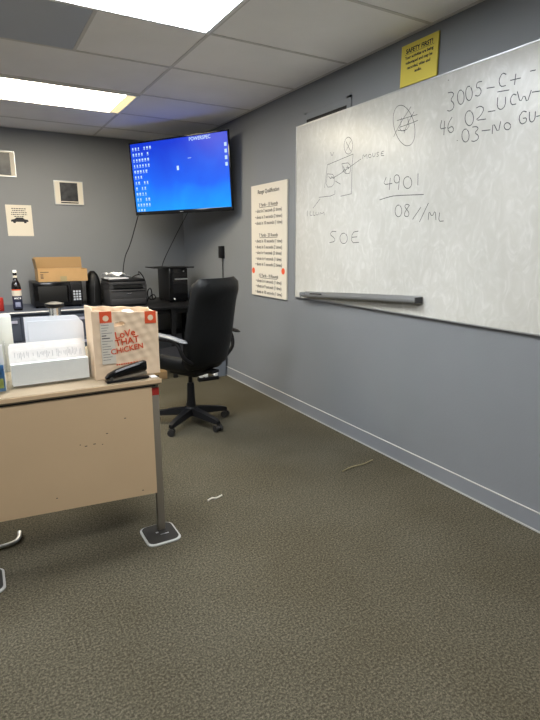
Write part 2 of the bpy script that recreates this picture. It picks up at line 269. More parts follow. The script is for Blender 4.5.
# ---------------------------------------------------------------- whiteboard and its writing
wb = thing('whiteboard', 'long glossy whiteboard with marker notes on the right wall', 'whiteboard', (XR, 2.19, .932))
def L(o): return Vector(o)
by0, by1, bz = .97, 3.415, 1.255
wbx = lambda mb: mb
p = MB().box(-.016, by0-2.19+.006, .006, -.001, by1-2.19-.006, bz-.006); part('writing_surface', p, 'board', wb, smooth=False)
p = MB(); a0, a1 = by0-2.19, by1-2.19
p.box(-.019, a0, 0, 0, a1, .008).box(-.019, a0, bz-.007, 0, a1, bz-.001).box(-.019, a0, .008, 0, a0+.008, bz-.008).box(-.019, a1-.008, .008, 0, a1, bz-.008)
part('board_frame', p, 'alu', wb, smooth=False)
INK = {'diagram':[[(3.016,1.871),(2.74,1.902)],[(2.74,1.902),(2.748,1.83),(2.744,1.66)],[(3.016,1.871),(3.044,1.724)],[(3.014,1.813),(2.931,1.799),(2.935,1.722),(3.03,1.726),(3.014,1.813)],[(2.999,1.795),(2.97,1.772),(2.966,1.795),(2.938,1.769),(2.939,1.789)],[(2.985,1.781),(2.93,1.78)],[(2.855,1.858),(2.767,1.854),(2.758,1.787),(2.826,1.792),(2.855,1.858)],[(2.841,1.842),(2.814,1.805),(2.801,1.836),(2.774,1.811),(2.796,1.839)],[(2.852,1.801),(2.82,1.824),(2.808,1.793)],[(2.93,1.783),(2.852,1.801),(2.66,1.862)],[(2.858,1.653),(2.744,1.66)],[(3.108,1.665),(2.925,1.663),(2.921,1.697)],[(2.921,1.756),(2.862,1.73)],[(3.093,1.655),(3.181,1.595)],[(2.78,2.007),(2.762,1.991),(2.75,1.968),(2.748,1.943),(2.756,1.922),(2.771,1.909),(2.792,1.908),(2.812,1.917),(2.829,1.937),(2.837,1.962),(2.835,1.986),(2.824,2.004),(2.806,2.013),(2.785,2.01),(2.766,1.996)],[(2.819,1.989),(2.766,1.923)],[(2.769,1.985),(2.811,1.934)],[(2.984,1.948),(2.967,1.918),(2.946,1.943)]],'label_word':[[(2.646,1.86),(2.642,1.889),(2.626,1.867),(2.607,1.886),(2.602,1.854)],[(2.564,1.866),(2.567,1.86),(2.575,1.857),(2.584,1.859),(2.591,1.865),(2.592,1.872),(2.587,1.877),(2.578,1.878),(2.57,1.874),(2.565,1.868)],[(2.552,1.881),(2.552,1.863),(2.541,1.857),(2.53,1.862),(2.53,1.879)],[(2.497,1.877),(2.51,1.88),(2.516,1.873),(2.501,1.864),(2.499,1.856),(2.516,1.856)],[(2.453,1.877),(2.475,1.878),(2.477,1.855),(2.45,1.852)],[(2.476,1.867),(2.457,1.866)]],'corner_word':[[(3.252,1.582),(3.253,1.543)],[(3.214,1.578),(3.219,1.546),(3.187,1.547)],[(3.172,1.573),(3.177,1.544),(3.149,1.544)],[(3.142,1.567),(3.144,1.549),(3.127,1.544),(3.108,1.55),(3.107,1.566)],[(3.094,1.542),(3.089,1.564),(3.069,1.548),(3.044,1.563),(3.04,1.54)]],'SOE':[[(2.896,1.424),(2.944,1.429),(2.968,1.406),(2.913,1.382),(2.907,1.359),(2.97,1.351)],[(2.792,1.408),(2.779,1.398),(2.772,1.384),(2.772,1.369),(2.779,1.356),(2.792,1.347),(2.81,1.344),(2.827,1.347),(2.842,1.357),(2.851,1.37),(2.853,1.385),(2.846,1.399),(2.834,1.409),(2.817,1.413),(2.799,1.411)],[(2.66,1.423),(2.723,1.416),(2.729,1.348),(2.651,1.352)],[(2.726,1.384),(2.672,1.387)]],'4901':[[(2.422,1.727),(2.446,1.687),(2.368,1.687)],[(2.387,1.72),(2.391,1.653)],[(2.311,1.714),(2.309,1.7),(2.316,1.689),(2.328,1.685),(2.343,1.689),(2.353,1.701),(2.356,1.715),(2.35,1.727),(2.338,1.732),(2.324,1.729),(2.313,1.718),(2.31,1.705),(2.315,1.647)],[(2.23,1.706),(2.218,1.695),(2.212,1.682),(2.211,1.668),(2.217,1.656),(2.228,1.649),(2.241,1.647),(2.256,1.652),(2.268,1.661),(2.276,1.674),(2.278,1.689),(2.273,1.701),(2.263,1.71),(2.25,1.712),(2.235,1.709)],[(2.168,1.72),(2.164,1.657)],[(2.472,1.602),(2.404,1.612),(2.338,1.617),(2.117,1.605)]],'08ML':[[(2.293,1.557),(2.284,1.547),(2.278,1.533),(2.277,1.519),(2.282,1.506),(2.291,1.498),(2.302,1.495),(2.314,1.499),(2.325,1.508),(2.331,1.521),(2.333,1.536),(2.329,1.549),(2.321,1.559),(2.31,1.562),(2.298,1.56)],[(2.219,1.555),(2.244,1.564),(2.259,1.55),(2.222,1.52),(2.218,1.498),(2.239,1.492),(2.258,1.504),(2.248,1.525),(2.219,1.555)],[(2.131,1.539),(2.189,1.476)],[(2.078,1.558),(2.135,1.46)],[(2.072,1.468),(2.07,1.518),(2.047,1.483),(2.025,1.518),(2.017,1.466)],[(1.995,1.504),(1.998,1.458),(1.963,1.459)]],'emblem':[[(2.215,1.975),(2.209,1.944),(2.209,1.917),(2.216,1.896),(2.23,1.881),(2.249,1.876),(2.273,1.879),(2.298,1.892),(2.324,1.913),(2.347,1.94),(2.367,1.972),(2.381,2.005),(2.388,2.037),(2.387,2.065),(2.378,2.087),(2.364,2.1),(2.343,2.104),(2.319,2.099),(2.294,2.085),(2.269,2.064),(2.247,2.037),(2.228,2.006),(2.215,1.975)],[(2.356,2.026),(2.294,2.027),(2.199,2.027)],[(2.328,1.987),(2.243,1.991),(2.192,1.997)],[(2.319,2.035),(2.334,1.963),(2.253,1.965),(2.27,2.022)],[(2.25,2.078),(2.329,2.004),(2.376,1.945)],[(2.224,2.048),(2.272,1.993),(2.293,1.948)],[(2.345,1.973),(2.284,1.959)]],'3005':[[(1.995,2.088),(1.968,2.086),(1.955,2.07),(1.977,2.051),(1.951,2.029),(1.952,2.006),(1.975,1.997),(1.992,2.005)],[(1.904,2.076),(1.896,2.064),(1.892,2.05),(1.891,2.036),(1.893,2.024),(1.9,2.017),(1.908,2.015),(1.918,2.02),(1.926,2.031),(1.931,2.045),(1.933,2.06),(1.931,2.072),(1.925,2.081),(1.917,2.083),(1.908,2.079)],[(1.856,2.081),(1.849,2.07),(1.844,2.056),(1.843,2.042),(1.846,2.03),(1.852,2.023),(1.86,2.022),(1.869,2.027),(1.877,2.037),(1.882,2.051),(1.884,2.066),(1.882,2.078),(1.877,2.086),(1.869,2.089),(1.86,2.085)],[(1.793,2.091),(1.821,2.094),(1.823,2.069),(1.802,2.067),(1.79,2.045),(1.804,2.029),(1.826,2.037)],[(1.763,2.054),(1.719,2.049)],[(1.663,2.088),(1.685,2.1),(1.701,2.073),(1.688,2.042),(1.66,2.041)],[(1.702,2.024),(1.64,2.018)],[(1.64,2.057),(1.588,2.054)],[(1.614,2.078),(1.616,2.033)],[(1.545,2.07),(1.519,2.068)],[(2.0,2.149),(1.996,2.146)]],'4602':[[(2.024,1.965),(2.034,1.923),(1.993,1.923)],[(2.005,1.958),(2.003,1.889)],[(1.957,1.967),(1.977,1.944),(1.982,1.914),(1.96,1.89),(1.939,1.902),(1.952,1.924),(1.977,1.917)],[(1.84,1.968),(1.831,1.956),(1.825,1.941),(1.824,1.927),(1.828,1.914),(1.836,1.907),(1.846,1.905),(1.857,1.911),(1.867,1.922),(1.874,1.936),(1.876,1.951),(1.873,1.965),(1.866,1.973),(1.856,1.976),(1.844,1.971)],[(1.813,1.979),(1.789,1.984),(1.766,1.966),(1.784,1.938),(1.813,1.923),(1.752,1.918)],[(1.745,1.948),(1.704,1.945)],[(1.698,2.0),(1.696,1.957),(1.674,1.941),(1.653,1.954),(1.656,1.993)],[(1.601,1.988),(1.619,1.997),(1.631,1.976),(1.621,1.951),(1.598,1.951)],[(1.598,2.002),(1.578,1.95),(1.562,1.983),(1.544,1.942),(1.53,1.992)],[(1.526,1.982),(1.488,1.978)]],'03':[[(1.915,1.851),(1.912,1.847)],[(1.856,1.889),(1.848,1.878),(1.843,1.865),(1.842,1.852),(1.845,1.841),(1.852,1.834),(1.861,1.833),(1.871,1.837),(1.88,1.847),(1.885,1.859),(1.887,1.873),(1.885,1.885),(1.878,1.893),(1.869,1.895),(1.86,1.892)],[(1.827,1.896),(1.801,1.894),(1.79,1.882),(1.811,1.867),(1.786,1.851),(1.787,1.834),(1.809,1.827),(1.826,1.833)],[(1.771,1.869),(1.722,1.865)],[(1.71,1.845),(1.711,1.897),(1.677,1.842),(1.67,1.892)],[(1.614,1.861),(1.617,1.852),(1.626,1.848),(1.638,1.851),(1.647,1.86),(1.65,1.871),(1.644,1.879),(1.633,1.88),(1.622,1.874),(1.615,1.864)],[(1.542,1.906),(1.561,1.915),(1.579,1.89),(1.564,1.859),(1.539,1.863),(1.539,1.882),(1.557,1.883)],[(1.528,1.904),(1.525,1.869),(1.511,1.857),(1.498,1.868),(1.5,1.9)],[(1.493,1.878),(1.476,1.878)]]}
def ink(strokes, wid=.0022):
    mb = MB()
    for st in strokes:
        P = [Vector((0, y-2.19, z-.932)) for y, z in st]
        Q = P
        if len(P) > 2:
            Q = [P[0]]
            for a, b in zip(P, P[1:]): Q += [a.lerp(b, .25), a.lerp(b, .75)]
            Q.append(P[-1])
        L_, R_ = [], []
        for i, q in enumerate(Q):
            d = Q[min(i+1, len(Q)-1)]-Q[max(i-1, 0)]
            if d.length < 1e-6: d = Vector((0, 1, 0))
            d.normalize(); n = Vector((0, -d.z, d.y))*wid
            L_.append(mb.bm.verts.new(q+n+Vector((-.0163, 0, 0)))); R_.append(mb.bm.verts.new(q-n+Vector((-.0163, 0, 0))))
        for i in range(len(Q)-1): mb.bm.faces.new((L_[i], L_[i+1], R_[i+1], R_[i]))
    return mb
for k, st in INK.items():
    part('handwriting', ink(st, .0021 if k in ('3005', '4602', '03', '4901', '08ML', 'SOE') else .0016), 'marker', wb, smooth=False)
tr = thing('marker_tray', 'silver aluminium marker tray hanging askew under the whiteboard', 'tray', (XR-.02, 2.665, 1.0))
sl = math.atan2(-.062, 1.17)
rot = Matrix.Rotation(sl, 3, 'X')
prof = [(0, -.016), (-.045, -.016), (-.05, -.008), (-.05, .004), (-.046, .004), (-.044, -.008), (-.006, -.008), (-.003, .022), (0, .022)]
rings = []
for yy in (-.585, .585): rings.append([rot @ Vector((u, yy, v)) for u, v in prof])
part('rail', MB().loft(rings), 'alu', tr, smooth=False)
for yy in (-.59, .59): part('end_cap', MB().box(-.052, yy-.005, -.018, 0, yy+.005, .016, rot=rot, piv=(0, 0, 0)), 'dark' if yy < 0 else 'alu', tr, smooth=False)
mk = tag(MB().cyl(rot @ Vector((-.025, .36, .003)), rot @ Vector((-.025, .49, .003)), .0085, n=12).build('marker', 'black', loc=(XR-.02, 2.665, 1.0)), 'black dry-erase marker lying at the left end of the marker tray', 'marker')

# wall vent behind the board's upper edge
vt = thing('wall_vent', 'grey painted vent frame with dark slot above the whiteboard corner', 'vent', (XR, 3.06, 2.189))
part('vent_frame', MB().box(-.007, -.27, .026, 0, -.225, .075).box(-.007, .235, .0, 0, .27, .075).box(-.007, -.27, .062, 0, .27, .075).box(-.007, -.27, 0, 0, -.225, .026).box(-.006, -.225, .024, -.001, .235, .062), 'wall', vt, smooth=False)
part('slot', MB().box(-.0065, -.225, 0, -.001, .235, .022), 'slot', vt, smooth=False)

# yellow sign
ys_ = thing('safety_sign', 'yellow printed safety notice above the whiteboard near the ceiling', 'sign', (XR-.004, 2.218, 2.194))
part('sign_panel', MB().box(-.008, -.132, 0, 0, .132, .208), 'yellow', ys_, smooth=False)
text('printed_text', [('SAFETY FIRST!', 0, .163, .031, 'CENTER'), ('Your activities are being', 0, .134, .0205, 'CENTER'), ('videotaped and may be', 0, .108, .0205, 'CENTER'), ('recorded, video and', 0, .082, .0205, 'CENTER'), ('audio.', 0, .056, .0205, 'CENTER')], 'ink', ys_, face_x(-.0082, 0, 0), bold=.03)
part('underline', MB().box(-.0088, -.105, .1565, -.0081, .105, .158), 'ink', ys_, smooth=False)

# range poster
po = thing('poster_board', 'tall white poster of black printed rules between screen and whiteboard', 'poster', (XR-.003, 3.838, .898))
part('poster_panel', MB().box(-.012, -.298, 0, 0, .298, .935), 'cream', po, smooth=False)
rows = [('Range Qualification', 0, .862, .046, 'CENTER')]
heads = (.757, .507, .165)
for z, s in zip(heads, ('3 Yards - 15 Rounds', '7 Yards - 25 Rounds', '15 Yards - 10 Rounds')): rows.append((s, 0, z, .038, 'CENTER'))
for z, s in ((.708, 'shot in 2 seconds (2 times)'), (.657, 'shots in 3 seconds (2 times)'), (.608, 'shots in 10 seconds (1 time)'), (.458, 'shots in 10 seconds (1 time)'), (.408, 'shots in 5 seconds (2 times)'),
             (.360, 'shot in 4 seconds (2 times)'), (.310, 'shots in 4 seconds (1 time)'), (.262, 'shots in 5 seconds (2 times)'), (.118, 'shots in 6 seconds (1 time)'), (.071, 'shots in 9 seconds (1 time)'), (.022, 'shots in 10 seconds (1 time)')):
    rows.append(('\u2022 '+s, 0, z, .038, 'CENTER'))
text('printed_text', rows, 'ink', po, face_x(-.0122, 0, 0))
for z in (heads[0]-.010, heads[1]-.010, heads[2]-.010): part('underline', MB().box(-.0128, -.15, z, -.0121, .15, z+.004), 'ink', po, smooth=False)
for y, z in ((.265, .215), (-.245, .228)): part('red_dot', MB().cyl((-.0128, y, z), (-.0121, y, z), .026, n=20), 'orange', po)

# wall box with its cord
wbx_ = thing('wall_box', 'small black box on the right wall beside the screen, cord hanging from it', 'box', (XR, 4.775, 1.205))
part('housing', MB().box(-.04, -.035, 0, -.001, .035, .12, bev=.004), 'black', wbx_)
part('cord', MB().tube([(-.01, .0, 0), (-.008, .0, -.3), (-.008, .0, -.7), (-.012, .0, -.98)], .005), 'dark', wbx_)

# ---------------------------------------------------------------- television in the corner
tv = thing('television', 'wall-mounted television showing a blue computer desktop in the corner', 'television', (1.797, 4.854, 1.977))
yaw, tilt = -1.031, .065
Rv = Vector((math.cos(yaw), math.sin(yaw), 0)); N = Vector((math.sin(yaw), -math.cos(yaw), 0))
U = Vector((0, 0, 1))*math.cos(tilt)+N*math.sin(tilt); Nn = Rv.cross(U); R2 = Rv*math.cos(.012)+U*math.sin(.012); U2 = U*math.cos(.012)-Rv*math.sin(.012)
tv.rotation_euler = Matrix(((R2.x, -Nn.x, U2.x), (R2.y, -Nn.y, U2.y), (R2.z, -Nn.z, U2.z))).to_euler()
# local frame: x across the screen, z up, -y out of the screen
W, H = 1.18, .685
part('cabinet', MB().box(-W/2+.02, .012, -H/2+.02, W/2-.02, .05, H/2-.02, bev=.01), 'black', tv)
part('bezel', MB().box(-W/2, -.004, -H/2, W/2, .014, -H/2+.034, bev=.002).box(-W/2, -.004, H/2-.014, W/2, .014, H/2, bev=.002).box(-W/2, -.004, -H/2+.03, -W/2+.014, .014, H/2-.01, bev=.002).box(W/2-.014, -.004, -H/2+.03, W/2, .014, H/2-.01, bev=.002), 'blackgloss', tv)
sc = part('screen', MB().box(-W/2+.013, .002, -H/2+.033, W/2-.013, .012, H/2-.013), 'screen', tv, smooth=False)
ic = MB(); rnd = random.Random(3)
cols_ = [7, 6, 6, 6, 5, 3, 5, 4, 4, 5, 5, 4]
for r_ in range(12):
    z = H/2-.062-r_*.0525
    for c in range(cols_[r_]):
        if rnd.random() < .12: continue
        x = -W/2+.045+c*.037
        ww = .005+rnd.random()*.005; ic.box(x-ww, .0005, z-.004, x+ww, .0022, z+.014); ic.box(x-.010, .0005, z-.014, x+.010, .0022, z-.010)
for x, z in ((-.005, .07), (.07+.07, .145), ): ic.box(x-.012, .0005, z-.02, x+.012, .0022, z+.018) if x < .1 else ic.box(x-.02, .0005, z-.002, x+.02, .0022, z+.002)
for k in range(4): ic.box(W/2-.055, .0005, .21-k*.055, W/2-.03, .0022, .24-k*.055)
o_ = part('desktop_icons', ic, 'icon', sc, smooth=False)
text('screen_text', [('POWERSPEC', .27, H/2-.052, .043, 'CENTER')], 'icon', sc, face_y(0, .0018, 0))
part('logo', MB().box(-.02, -.0046, -H/2+.012, .02, -.0038, -H/2+.018), 'alu', tv, smooth=False)
part('mount_arm', MB().box(-.12, .05, -.12, .12, .07, .12).cyl((0, .07, 0), (.0, .30, .02), .022).cyl((0, .30, .02), (.18, .47, .03), .022), 'black', tv)
tag(MB().tube([(1.50, 5.24, 1.63), (1.52, 5.45, 1.52), (1.50, 5.62, 1.33), (1.46, 5.74, 1.2), (1.43, 5.76, .95), (1.42, 5.72, .85), (1.42, 5.66, .746)], .0045).build('hanging_cable', 'black'), 'thin black cord hanging from the lower left corner of the television', 'cord')
tag(MB().tube([(2.1, 5.4, 1.7), (2.14, 5.80, 1.54), (2.05, 5.84, 1.36), (1.92, 5.84, 1.13), (1.88, 5.84, .95), (1.88, 5.80, .78)], .004).build('video_cord', 'black'), 'black cord running diagonally down the wall behind the computer tower', 'cord')

# ---------------------------------------------------------------- pictures on the back wall
def picture(x0, x1, z0, z1, label, sheet):
    t = thing('picture_frame', label, 'picture', ((x0+x1)/2, YB, z0))
    w, h = (x1-x0)/2, z1-z0
    part('backing', MB().box(-w, -.012, 0, w, -.001, h), 'cream', t, smooth=False)
    part('photograph', MB().box(-w+sheet, -.0135, .014, w-sheet, -.0121, h-.016), 'photo', t, smooth=False)
    part('frame', MB().box(-w, -.016, 0, w, -.012, .006).box(-w, -.016, h-.006, w, -.012, h).box(-w, -.016, .006, -w+.005, -.012, h-.006).box(w-.005, -.016, .006, w, -.012, h-.006), 'alu', t, smooth=False)
    return t
picture(.19, .482, 1.99, 2.227, 'white-bordered dark photo hanging highest, at the left edge of the view', .045)
t = picture(.82, 1.103, 1.745, 1.98, 'white-bordered dark photo on the grey wall between paper and television', .055)
part('caption_strip', MB().box(-.085, -.0145, .026, .085, -.0136, .034), 'cream', t, smooth=False)
t = thing('wall_notice', 'portrait cream paper notice with a small car picture taped to back wall', 'notice', (.47, YB, 1.424))
part('sheet', MB().box(-.118, -.004, 0, .118, -.001, .302), 'cream', t, smooth=False)
tl = MB(); rnd = random.Random(5)
for i in range(5):
    z = .262-i*.019; w_ = (.065, .06, .07, .072, .045)[i]; x = -w_
    while x < w_: l = .008+rnd.random()*.012; tl.box(x, -.0052, z, min(x+l, w_), -.0041, z+.008); x += l+.005
part('printed_lines', tl, 'ink', t, smooth=False)
part('car_drawing', MB().prism([(-.08, .140), (-.078, .158), (-.045, .165), (-.03, .180), (.03, .180), (.045, .165), (.078, .158), (.08, .140), (.062, .138), (.058, .126), (.040, .126), (.036, .138), (-.036, .138), (-.040, .126), (-.058, .126), (-.062, .138)], 'y', -.0052, -.0041), 'ink', t, smooth=False)

# ---------------------------------------------------------------- back tables
t = thing('work_table', 'black work table with printer and computer along the back wall', 'table', (1.58, 5.35, 0))
part('tabletop', MB().box(-.595, -.48, .712, .59, .49, .74, bev=.004), 'black', t)
for x, y in ((-.56, -.44), (.12, -.44), (.56, -.44), (-.56, .44), (.56, .44)): part('leg', MB().box(x-.02, y-.02, 0, x+.02, y+.02, .711), 'black', t, smooth=False)
part('cross_rail', MB().box(-.54, .43, .3, .54, .45, .36), 'black', t, smooth=False)
part('cross_rail', MB().box(-.57, -.41, .66, .57, -.39, .711), 'black', t, smooth=False)
t = thing('storage_cabinet', 'slate grey cabinet with pale edge under bottle and microwave', 'cabinet', (0.07, 5.48, 0))
part('body', MB().box(-1.0, -.33, 0, .9, .37, .715), 'slate', t, smooth=False)
part('countertop', MB().box(-1.01, -.36, .716, .905, .375, .74), 'slate', t, smooth=False)
part('edge_strip', MB().box(-1.01, -.366, .730, .905, -.3605, .741), 'white', t, smooth=False)
for k in range(3):
    for j in range(3):
        x0 = -.99+k*.63; z0 = .03+j*.222
        d = part('drawer', MB().box(x0, -.35, z0, x0+.615, -.331, z0+.212, bev=.003), 'slate', t)
        part('handle', MB().box(x0+.02, -.362, z0+.165, x0+.595, -.3505, z0+.188), 'slate_light', d, smooth=False)

# bottle
t = thing('bottle', 'dark glass bottle with pale cap and cream band label on slate cabinet', 'bottle', (.333, 5.27, .742))
part('glass_body', MB().lathe((0, 0, 0), [(.036, 0), (.04, .006), (.04, .21), (.036, .245), (.022, .275), (.0165, .30), (.0155, .345)]), 'glass_dark', t)
part('cap', MB().lathe((0, 0, .3455), [(.0175, 0), (.0175, .02), (.015, .0245)]), 'white', t)
part('neck_label', MB().lathe((0, 0, .3), [(.0175, 0), (.0168, .02)]), 'cream', t)
part('band_label', MB().lathe((0, 0, .135), [(.0408, 0), (.0408, .05)]), 'cream', t)
part('orange_stripe', MB().lathe((0, 0, .1855), [(.0408, 0), (.0408, .01)]), 'orange', t)
part('front_label', MB().lathe((0, 0, .02), [(.0408, 0), (.0408, .114)]), 'label_blue', t)
part('label_emblem', MB().box(-.022, -.0435, .035, .022, -.0405, .08, bev=.001), 'label_grey', t)
text('label_text', [('MRC B', 0, 0, .02, 'CENTER')], 'paper', t, face_y(0, -.042, .108))
tag(MB().lathe((.185, 5.3, .742), [(.03, 0), (.033, .004), (.033, .115), (.029, .122)]).build('drink_can', 'red'), 'red can at the left edge of view beside the dark bottle', 'can')

# microwave
t = thing('microwave', 'black microwave oven with keypad under the open cardboard box', 'microwave', (.705, 5.5, .742))
part('casing', MB().box(-.225, -.14, .012, .225, .2, .245, bev=.006), 'black', t)
d = part('door', MB().box(-.222, -.158, .016, .115, -.141, .241, bev=.004), 'blackgloss', t)
part('door_window', MB().box(-.18, -.1605, .05, .075, -.1585, .205, bev=.0008), 'slot', d)
part('handle', MB().cyl((.098, -.175, .05), (.098, -.175, .21), .006).box(.094, -.172, .055, .102, -.158, .065).box(.094, -.172, .195, .102, -.158, .205), 'black', d)
part('control_panel', MB().box(.117, -.157, .016, .222, -.141, .241, bev=.003), 'black', t)
kp = MB()
for a in range(4):
    for b in range(3): kp.box(.134+b*.026, -.1595, .06+a*.026, .152+b*.026, -.1572, .078+a*.026)
part('keypad', kp, 'tile_grey', t, smooth=False)
part('display', MB().box(.132, -.159, .185, .208, -.1572, .215), 'slot', t, smooth=False)
for x in (-.2, .2):
    for y in (-.11, .17): part('foot', MB().cyl((x, y, 0), (x, y, .0125), .012), 'rubber', t)
# box on it
t = thing('cardboard_box', 'open brown cardboard box on top of the microwave', 'box', (.764, 5.5, .989))
bw, bd, bh = .225, .14, .118; th = .004
part('box_body', MB().box(-bw, -bd, 0, bw, bd, th).box(-bw, -bd, th, bw, -bd+th, bh).box(-bw, bd-th, th, bw, bd, bh).box(-bw, -bd+th, th, -bw+th, bd-th, bh).box(bw-th, -bd+th, th, bw, bd-th, bh), 'card', t, smooth=False)
part('flap', MB().box(-bw, bd-.003, bh+.001, bw, bd, bh+.11, rot=Matrix.Rotation(R(-8), 3, 'X'), piv=(0, bd, bh)), 'card_in', t, smooth=False)
part('flap', MB().box(-bw-.002, -bd+.01, bh+.001, -bw+.001, bd-.01, bh+.10, rot=Matrix.Rotation(R(-8), 3, 'Y'), piv=(-bw, 0, bh)), 'card_in', t, smooth=False)
pt = MB(); pt.box(-.205, -bd-.0012, .088, -.13, -bd-.0002, .094)
for i in range(4): pt.box(-.205, -bd-.0012, .03+i*.012, -.18, -bd-.0002, .036+i*.012)
part('box_print', pt, 'ink', t, smooth=False)
part('tape', MB().box(-.03, -bd-.001, .0, .03, -bd-.0002, .05), 'straw', t, smooth=False)

# soft case between microwave and printer
rings = []
for i in range(13):
    v = i/12; z = .335*v; k = math.sqrt(max(.02, 1-(max(0, v-.45)/.56)**2)); hw = .066*(k*.9+.1); hd = .12*(k*.8+.2)
    rings.append([(hw*math.copysign(abs(math.cos(a))**.6, math.cos(a)), hd*math.copysign(abs(math.sin(a))**.6, math.sin(a)), z) for a in [j*math.tau/24 for j in range(24)]])
t = thing('soft_case', 'rounded black soft case standing between the microwave and the printer', 'bag', (1.058, 5.47, .742))
part('case_body', MB().loft(rings), 'leather', t)
part('zip_seam', MB().tube([(-.02, -.118, .03), (-.015, -.122, .15), (.0, -.1, .27), (.0, -.04, .325)], .004), 'dark', t)

# printer
t = thing('printer', 'dark grey laser printer with papers piled on its lid', 'printer', (1.325, 5.3, .742))
part('lower_body', MB().box(-.185, -.18, .004, .185, .2, .165, bev=.01), 'dark', t)
part('paper_tray', MB().box(-.17, -.19, .012, .17, -.178, .07, bev=.004), 'dark', t)
part('output_slot', MB().box(-.145, -.184, .178, .145, -.1, .205), 'slot', t, smooth=False)
part('upper_body', MB().box(-.185, -.175, .206, .185, .2, .235, bev=.008).box(-.185, -.18, .1655, -.147, .2, .207).box(.147, -.18, .1655, .185, .2, .207).box(-.147, -.095, .1655, .147, .2, .205), 'dark', t)
part('scanner_lid', MB().box(-.18, -.16, .236, .18, .19, .262, bev=.008), 'black', t)
part('badge', MB().box(-.025, -.1822, .118, .025, -.1804, .128), 'chrome', t, smooth=False)
part('control_strip', MB().box(-.17, -.1825, .14, .17, -.1804, .15), 'black', t, smooth=False)
# papers on lid: crumpled
bm = MB(); n = 12; gv = []
rnd = random.Random(11)
for i in range(n+1):
    for j in range(n+1): gv.append(bm.bm.verts.new((-.115+.23*i/n, -.09+.2*j/n, .042+.014*math.sin(i*.8+j*.3)+.008*rnd.random()-(.018 if i > 9 else 0))))
for i in range(n):
    for j in range(n): a = i*(n+1)+j; bm.bm.faces.new((gv[a], gv[a+1], gv[a+n+2], gv[a+n+1]))
t = thing('loose_papers', 'crumpled white papers heaped on the printer lid', 'papers', (1.245, 5.26, 1.0045))
o = part('top_sheet', bm, 'paper', t); md = o.modifiers.new('s', 'SOLIDIFY'); md.thickness = .002
part('lower_sheets', MB().box(-.095, -.08, .001, .10, .09, .018, rot=Matrix.Rotation(.1, 3, 'Z')), 'paper', t, smooth=False)
cb = [(1.52+.02*math.sin(i), 5.35, .745+.006+.003*i) for i in range(3)]
tag(MB().tube([(1.54, 5.25, .75), (1.58, 5.3, .80), (1.62, 5.24, .84), (1.66, 5.3, .78), (1.60, 5.36, .76), (1.56, 5.3, .86), (1.64, 5.4, .9), (1.68, 5.5, .76)], .005).build('cable_tangle', 'black'), 'tangle of black cables between the printer and computer tower', 'cables')
tag(MB().tube([(1.40, 5.24, 1.012), (1.44, 5.28, 1.03), (1.5, 5.30, 1.04), (1.54, 5.5, 1.03), (1.60, 5.7, 1.06), (1.68, 5.72, .95), (1.69, 5.75, .75)], .006).build('data_cable', 'black'), 'black cable looping from the printer lid towards the computer tower', 'cable')

# computer tower and the flat tray on it
t = thing('computer_tower', 'black computer tower with a silver front stripe on the work table', 'computer', (1.885, 5.4, .742))
part('case', MB().box(-.1, -.17, .008, .1, .2, .355, bev=.004), 'black', t)
part('front_panel', MB().box(-.1, -.188, .01, .1, -.171, .353, bev=.006), 'blackgloss', t)
part('silver_stripe', MB().box(-.045, -.1905, .235, .1, -.1883, .248), 'alu', t, smooth=False)
part('drive_bay', MB().box(-.06, -.190, .265, .085, -.1882, .305).box(-.06, -.190, .19, .085, -.1882, .225), 'black', t, smooth=False)
part('badge', MB().box(.05, -.1905, .318, .062, -.1883, .328), 'alu', t, smooth=False)
part('power_button', MB().cyl((-.055, -.193, .035), (-.055, -.1883, .035), .010), 'white', t)
for x in (-.08, .08):
    for y in (-.15, .17): part('foot', MB().cyl((x, y, 0), (x, y, .009), .012), 'rubber', t)
t = thing('flat_tray', 'thin flat black tray lying across the top of the computer tower', 'tray', (1.83, 5.36, 1.098))
part('tray_deck', MB().box(-.21, -.16, .0, .225, .15, .009, bev=.002), 'black', t)
part('tray_lip', MB().box(-.21, -.165, .0, .225, -.1605, .014), 'black', t, smooth=False)

# floor bits by the back table
t = thing('cardboard_box', 'low brown cardboard box on the carpet under the work table', 'box', (1.49, 4.96, 0))
part('box_body', MB().box(-.12, -.06, .001, .12, .14, .08, bev=.002), 'card_in', t)
part('box_print', MB().box(-.02, -.0612, .03, .03, -.0602, .05), 'ink', t, smooth=False)
t = thing('waste_bin', 'small grey bin on the floor in the wall corner behind the chair', 'bin', (2.125, 4.78, 0))
part('bin_body', MB().prism([(-.05, 0), (.05, 0), (.062, .21), (-.062, .21)], 'y', -.07, .07), 'bin', t, smooth=False)
part('rim', MB().box(-.066, -.076, .2105, .066, .076, .222), 'bin', t, smooth=False)
t = thing('power_strip', 'black power strip with white plugs on the floor behind the chair', 'power strip', (1.96, 4.64, 0))
part('strip_body', MB().box(-.12, -.025, .001, .10, .025, .035, bev=.004), 'black', t)
for x in (-.085, -.035, .07): part('plug', MB().box(x-.02, -.022, .0355, x+.02, .022, .075, bev=.008), 'white', t)

# ---------------------------------------------------------------- office chair
ch = thing('office_chair', 'black high-back office chair on a five-star base facing the work table', 'chair', (1.335, 3.52, 0), R(26))
ch_world = 26
def sup(hw, hd, cy, z, wing=0, ex=.55, n=32, yt=0):
    out = []
    for j in range(n):
        a = j*math.tau/n; c, s = math.cos(a), math.sin(a)
        x = hw*math.copysign(abs(c)**ex, c); y = hd*math.copysign(abs(s)**ex, s)
        out.append((x, cy+y+wing*(x/hw)**2, z))
    return out
